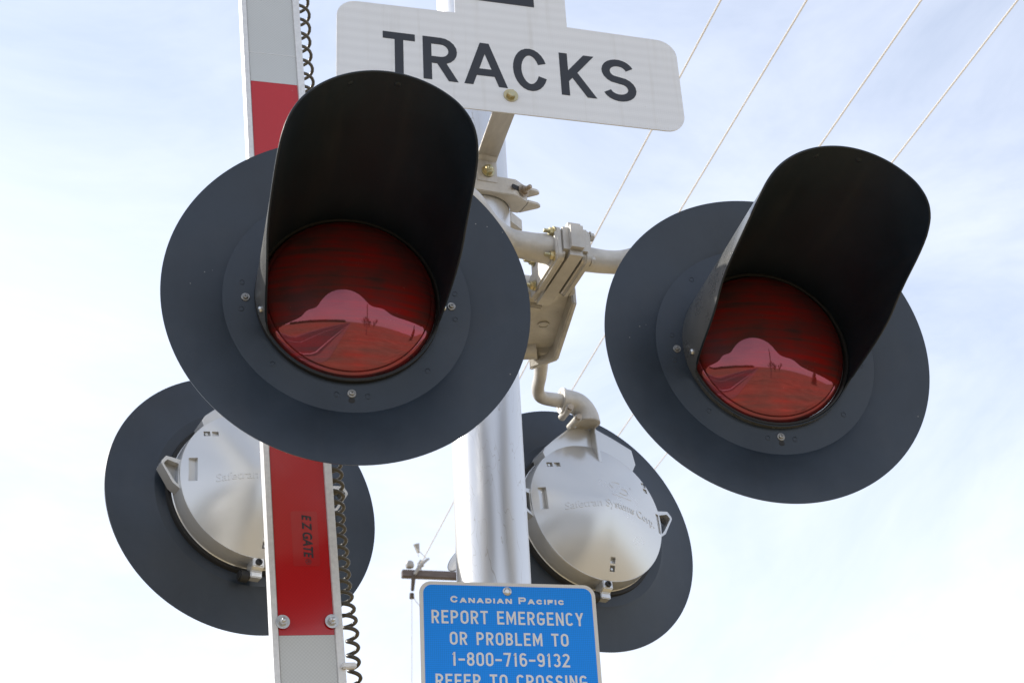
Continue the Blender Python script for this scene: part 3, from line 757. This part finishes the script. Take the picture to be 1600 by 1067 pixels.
bm = bmesh.new(); stroke_char(bm, '2', -.0445, .2695, .0965, .152, .026, XZ, .0004); me_obj('digit', bm, M['letter'], TS, 0)
bm = bmesh.new(); bolt(bm, XZ @ Matrix.Translation((-.0075, .0415, 0)), .0095, 1.5, 0, .75); me_obj('bolt', bm, M['zinc'], TS, 35)
# strap back to the mast and the clamp round it
iw = TS.matrix_world.inverted()
bm = bmesh.new()
A0 = AB(-.004, .0855, 1.853+GZ); A1 = AB(-.004, .0855, 1.906+GZ); A2 = AB(-.0035, .0945, 1.912+GZ)
A3 = SC+su*-.0045+Vector((0, 0, .047))-sn*.010; A4 = SC+su*-.0075+Vector((0, 0, .041))-sn*.0045; A5 = SC+su*-.0075+Vector((0, 0, .016))-sn*.0045
A3.z = A4.z = SC.z+.052
wv = [UA*.0225]*3+[su*.0225]*3; th = [NA*-.005, NA*-.005, Vector((0, 0, .005)), Vector((0, 0, .005)), -sn*.005+Vector((0, 0, .004)), -sn*.005]
rows = []
for p, w, t in zip((A0, A1, A2, A3, A4, A5), wv, th): rows.append([bm.verts.new(iw @ c) for c in (p-w, p+w, p+w+t, p-w+t)])
for a, b in zip(rows, rows[1:]):
    for k in range(4): bm.faces.new((a[k], a[(k+1) % 4], b[(k+1) % 4], b[k]))
bm.faces.new(rows[0]); bm.faces.new(rows[-1][::-1])
bevel(bm, .0012, 2); STp = me_obj('strap', bm, M['strap'], TS, 25)
d = NA; m4 = iw @ (d.to_track_quat('Z', 'Y').to_matrix().to_4x4().copy() if False else Matrix.Translation(AB(-.002, .0865, 1.879+GZ)) @ NA.to_track_quat('Z', 'Y').to_matrix().to_4x4())
bm = bmesh.new(); bolt(bm, m4, .0105, 1.35, .006, .85); me_obj('strap_bolt', bm, M['zinc'], STp, 35)
# clamp: front half bar hugging the mast, ears either side with through bolts
cl = iw @ frame(AB(0, 0, GZ), UA, -NA, Vector((0, 0, 1)))
bm = bmesh.new()
out = [(-.092, -.064), (-.060, -.084), (.060, -.084), (.092, -.064), (.085, -.022)]
inner = [(.0705*cos(R(a)), -.0705*sin(R(a))) for a in range(18, 163, 12)]
prism(bm, out+inner+[(-.085, -.022)], 1.830, 1.872, cl)
for s in (-1, 1):
    for z0, z1 in ((1.8635, 1.872), (1.830, 1.8385)):
        prism(bm, [(s*.0915, -.066), (s*.116, -.062), (s*.124, -.055), (s*.120, -.049), (s*.0855, -.022)], z0, z1, cl)
bevel(bm, .0015, 2)
CP = me_obj('clamp', bm, M['cast'], TS, 30)
bm = bmesh.new()
prism(bm, [(-.085, .022)]+[(.0705*cos(R(a)), -.0705*sin(R(a))) for a in range(-162, -17, 12)]+[(.085, .022), (.122, .050), (.06, .084), (-.06, .084), (-.122, .050)], 1.836, 1.866, cl); bevel(bm, .002, 2)
me_obj('clamp_back', bm, M['cast'], CP, 30)
for s in (-1, 1):
    nn = Vector((s*.40, -.92, 0)).normalized()
    m4 = cl @ Matrix.Translation((s*.078, -.077, 1.850)) @ nn.to_track_quat('Z', 'Y').to_matrix().to_4x4()
    bm = bmesh.new(); bolt(bm, m4, .0095, 1.45, .014, .7); me_obj('clamp_bolt', bm, M['rust'], CP, 35)
    bm = bmesh.new(); prism(bm, rrect(-.020, -.0058, .014, .0058, .005), .0, .0012, m4 @ Matrix.Translation((-s*.012, 0, -.0012)) @ Matrix.Identity(4)); me_obj('clamp_slot', bm, M['gasket'], CP, 30)

# ------------------------------------------------------------------ blue emergency sign
yb = .2357; bu = Vector((cos(yb), sin(yb), 0)); bn = Vector((sin(yb), -cos(yb), 0)); K = 2.6/2.5274
BC = Vector((-.0305*K, 2.6, .9212*K+GZ))
ES = empty('emergency_sign', frame(BC, bu, -bn, Vector((0, 0, 1))), 'blue sign with white emergency telephone number in front of the mast foot', 'sign')
bm = bmesh.new(); prism(bm, rrect(-.157, -.305, .157, 0, .021, 10), -.002, 0, XZ); me_obj('plate', bm, M['border'], ES, 30)
bm = bmesh.new(); prism(bm, rrect(-.1502, -.2985, .1502, -.0062, .0155, 10), 0, .0003, XZ); me_obj('blue_panel', bm, M['blue'], ES, 30)
for txt, x0, x1, yb_, h, sw, gp, sp, cp in (('Canadian Pacific', -.1003, .0966, -.0368, .0118, .0029, .22, .45, .0087),
                                            ('REPORT EMERGENCY', -.1330, .1284, -.0735, .0232, .0035, .30, .62, None),
                                            ('OR PROBLEM TO', -.1033, .0997, -.1098, .0222, .0035, .30, .66, None),
                                            ('1-800-716-9132', -.1010, .0995, -.1455, .0232, .0035, .26, .5, None),
                                            ('REFER TO CROSSING', -.1290, .1270, -.1820, .0228, .0035, .30, .62, None)):
    bm = bmesh.new(); stroke_line(bm, txt, x0*K, x1*K, yb_*K, h*K, sw*K, gp, sp, XZ, .0006, cp*K if cp else None); me_obj('lettering', bm, M['silverprint'], ES, 0)
bm = bmesh.new(); mw = XZ @ Matrix.Translation((-.002, -.0155, .0003))
lathe(bm, [(0, 0), (.0078, 0), (.0078, .0012), (.0060, .0028), (.004, .0034), (.0038, .0024), (0, .0024)], 26, mw=mw); me_obj('bolt', bm, M['steel'], ES, 35)
bm = bmesh.new(); box(bm, (0, .05, -.016), (.04, .094, .03)); bevel(bm, .002); me_obj('mounting_block', bm, M['strap'], ES, 30)

# ------------------------------------------------------------------ gate arm
GY = R(20); gu = Vector((cos(GY), sin(GY), 0)); gn = Vector((sin(GY), -cos(GY), 0))
def ray(px, py):
    return _x*((px-800)/2440)+_u*(-(py-533.5)/2440)+_f
def on_gate(px, py, c):
    d = ray(px, py); return d*(c.dot(gn)/d.dot(gn))
GD = Vector((-.3805, 2.6, .875))                      # foot of the visible length
ed = (Vector((-.4765, 2.565, 2.29))-GD).normalized()   # leans to the left as it rises
gx = (gu-ed*gu.dot(ed)).normalized(); gz_ = gx.cross(ed)
GA = empty('gate_arm', frame(GD+Vector((0, 0, GZ)), gx, ed, gz_), 'raised crossing gate arm striped red and white, white edged, left of the mast', 'gate arm')
GW = .1245; hw = GW/2; gt = .030
lo, hi = -1.1, 2.2
bm = bmesh.new()
prof = [(-hw, -gt), (hw, -gt), (hw, 0), (hw-.0135, 0), (hw-.0150, -.005), (-hw+.0115, -.005), (-hw+.0100, 0), (-hw, 0)]
a = [bm.verts.new((x, lo, z)) for x, z in prof]; b = [bm.verts.new((x, hi, z)) for x, z in prof]
for i in range(8): bm.faces.new((a[i], a[(i+1) % 8], b[(i+1) % 8], b[i]))
bm.faces.new(a); bm.faces.new(b[::-1])
GB = me_obj('arm_body', bm, M['edge'], GA, 25)
for k in range(-3, 6):
    y0, y1 = k*.3953, (k+1)*.3953
    y0 = max(y0, lo); y1 = min(y1, hi)
    if y1 <= y0: continue
    bm = bmesh.new(); box(bm, (-.0015, (y0+y1)/2, -.0040), (GW-.0268, y1-y0-.0004, .001))
    red = (k % 2 == 0)
    me_obj('red_stripe' if red else 'white_stripe', bm, M['tapered'] if red else M['tapewhite'], GA, 0)
bm = bmesh.new(); box(bm, (-.0015, 3*.3953+.075, -.0033), (GW-.0268, .0012, .0004)); me_obj('tape_seam', bm, M['edge'], GA, 0)
for x in (-.0435, .0435):
    bm = bmesh.new(); lathe(bm, [(0, 0), (.0125, 0), (.0125, .0018), (0, .0018)], 28, mw=Matrix.Translation((x, .023, 0))); bolt(bm, Matrix.Translation((x, .023, .0015)), .0075, 1.1, .008, .85); me_obj('bolt', bm, M['steel'], GA, 35)
# maker's sticker, reads from the top down
SX, SY = .006, .178
bm = bmesh.new(); prism(bm, rrect(SX-.024, SY-.052, SX+.024, SY+.052, .004), -.0034, -.0031); stk = me_obj('sticker', bm, M['sticker'], GA, 30)
def text_mesh(txt, size, shear=0, offset=0, width=1):
    cu = bpy.data.curves.new('t', 'FONT'); cu.body = txt; cu.size = size; cu.shear = shear; cu.offset = offset; cu.align_x = 'CENTER'
    to = bpy.data.objects.new('t', cu); COL.objects.link(to); bpy.context.view_layer.update()
    me = bpy.data.meshes.new_from_object(to.evaluated_get(bpy.context.evaluated_depsgraph_get())); bpy.data.objects.remove(to)
    return me
def add_text(txt, size, x, y, shear, off, m, parent, L_=None, name='lettering'):
    me = text_mesh(txt, size, shear, off); me.name = name; me.materials.clear(); me.materials.append(m)
    xs = [v.co.x for v in me.vertices]; k = (L_/(max(xs)-min(xs))) if L_ else 1; mid = (max(xs)+min(xs))/2
    for v in me.vertices:
        X, Y = (v.co.x-mid)*k, v.co.y; v.co = (x+Y, y-X, -.0029)
    o = bpy.data.objects.new(name, me); COL.objects.link(o); o.parent = parent
add_text('E Z GATE', .0235, SX-.004, SY+.004, .22, .0007, M['letter'], stk, .082)
add_text('\u00ae', .014, SX-.002, SY-.0435, 0, 0, M['letter'], stk)
# cable clip on the right edge
bm = bmesh.new(); box(bm, (hw+.005, -.058, .003), (.026, .010, .012)); bevel(bm, .002, 2); me_obj('cable_clip', bm, M['edge'], GA, 30)

# coiled cable hanging along the arm's right side
bm = bmesh.new(); pts = []
y = 1.62; ph = 0
gm = GA.matrix_world
while y > -.55:
    t = (y-.1)/1.2; pitch = (.0215+.0155*min(1, max(0, (y-.35)/1.0))) if y > .05 else .0215+.006*min(1, (.05-y)/.08)
    kk = min(1, max(0, (y-.0)/.10)); rad = (.0195+.004*min(1, max(0, y-.4)))*kk+.0100*(1-kk)
    cx = hw+.0045+.003*min(1, max(0, (.9-y)/.9))+.017*(1-kk); cz = -gt-.004
    wob = .0010*sin(y*23)+.0006*sin(y*51)
    pts.append(gm @ Vector((cx+wob+rad*cos(ph), y+.0006*sin(ph*.37), cz-rad*sin(ph))))
    ph += 2*pi/18; y -= pitch/18
tube(bm, pts, .0036, 8)
o = me_obj('coiled_cable', bm, M['cable'], smooth=60); tag(o, 'dark coiled cable hanging along the right edge of the striped gate arm', 'cable')

# ------------------------------------------------------------------ utility pole and its four lines beyond
wd = Vector((-.277, 1, 0)).normalized(); wx = Vector((1, .277, 0)).normalized()
XC = Vector((-.38, 20.15, 0)); ZX = 7.43+GZ
UP = empty('utility_pole', frame(XC, wx, wd, Vector((0, 0, 1))), 'distant wooden utility pole with crossarm and insulators, mostly hidden behind the mast', 'utility pole')
bm = bmesh.new(); cyl(bm, (0, .2, -.3), (0, .2, ZX+.35), .17, 20, .12); me_obj('pole', bm, M['wood'], UP, 40)
bm = bmesh.new(); box(bm, (-.01, 0, ZX), (2.62, .10, .10)); bevel(bm, .008); me_obj('crossarm', bm, M['wood'], UP, 30)
for x in (-1.06, -.42, .40, 1.10):
    bm = bmesh.new(); z = ZX+.0575
    lathe(bm, [(.012, 0), (.012, .05), (.035, .055), (.05, .07), (.03, .075), (.028, .09), (.045, .10), (.025, .112), (.03, .125), (.018, .15), (0, .152)], 18, mw=Matrix.Translation((x, 0, z))); me_obj('insulator', bm, M['ceramic'], UP, 40)
bm = bmesh.new(); tube(bm, smooth_path([Vector((-1.16, -.08, ZX-.03)), Vector((-1.10, -.1, ZX+.07)), Vector((-1.0, -.1, ZX+.17)), Vector((-.96, -.08, ZX+.20))], 5), [.022, .026, .021, .015], 8)
me_obj('fuse_cutout', bm, M['ceramic'], UP, 40)
bm = bmesh.new(); lathe(bm, [(0, 0), (.05, .01), (.062, .04), (.05, .09), (.02, .11), (0, .112)], 14, mw=Matrix.Translation((-1.22, -.06, ZX+.06))); me_obj('arrester', bm, M['ceramic'], UP, 40)
bm = bmesh.new(); tube(bm, [Vector((-1.17, -.06, ZX-.05)), Vector((-1.19, -.06, ZX-.25))], [.03, .024], 8); lathe(bm, [(0, 0), (.035, 0), (.03, .07), (0, .07)], 10, mw=Matrix.Translation((-1.2, -.06, ZX-.36))); me_obj('drop_insulator', bm, M['bark'], UP, 40)
bm = bmesh.new(); tube(bm, smooth_path([Vector((-1.19, -.06, ZX-.33)), Vector((-1.1, -.08, ZX-.46)), Vector((-.95, -.1, ZX-.51)), Vector((-.5, -.1, ZX-.48)), Vector((-.1, 0, ZX-.3))], 6), .006, 5)
tube(bm, smooth_path([Vector((-1.1, -.08, ZX+.22)), Vector((-1.12, -.1, ZX+.3)), Vector((-1.14, -.1, ZX+.34)), Vector((-1.0, -.1, ZX+.2))], 6), .006, 5)
tube(bm, [Vector((-1.2, -.06, ZX-.34)), Vector((-1.27, -.3, ZX-1.6)), Vector((-1.34, -.5, ZX-3.0))], .006, 5); me_obj('jumper_wire', bm, M['wire'], UP, 40)
bm = bmesh.new(); tube(bm, [Vector((-1.10, -.07, ZX+.28)), Vector((-1.13, -.09, ZX+.40))], [.02, .045], 8); me_obj('lightning_arrester', bm, M['ceramic'], UP, 40)
bm = bmesh.new(); lathe(bm, [(0, -.4), (.17, -.4), (.17, .16), (.13, .22), (.06, .25), (0, .26)], 24, mw=Matrix.Translation((-.40, -.12, ZX+.05))); me_obj('transformer_can', bm, M['ceramic'], UP, 40)
LABS = ['leftmost of the four overhead wires, ending at the near tip of the distant crossarm', 'second overhead wire from the left, passing just left of the right signal light',
        'third overhead wire from the left, meeting the top of the right hood', 'rightmost of the four overhead wires, at the upper right corner']
for (x, y), lab in zip(((-1.44, 19.95), (-.82, 20.05), (0.0, 20.23), (.71, 20.34)), LABS):
    bm = bmesh.new(); p0 = Vector((x, y, 7.55+GZ)); p1 = p0-Vector((-.277, 1, 0))*70
    pts = [p0.lerp(p1, k/40)+Vector((0, 0, -.35*4*(k/40)*(1-k/40)*0)) for k in range(41)]
    tube(bm, pts, .0066, 10); o = me_obj('power_line', bm, M['wire'], smooth=60); tag(o, lab, 'wire', 'overhead power lines')
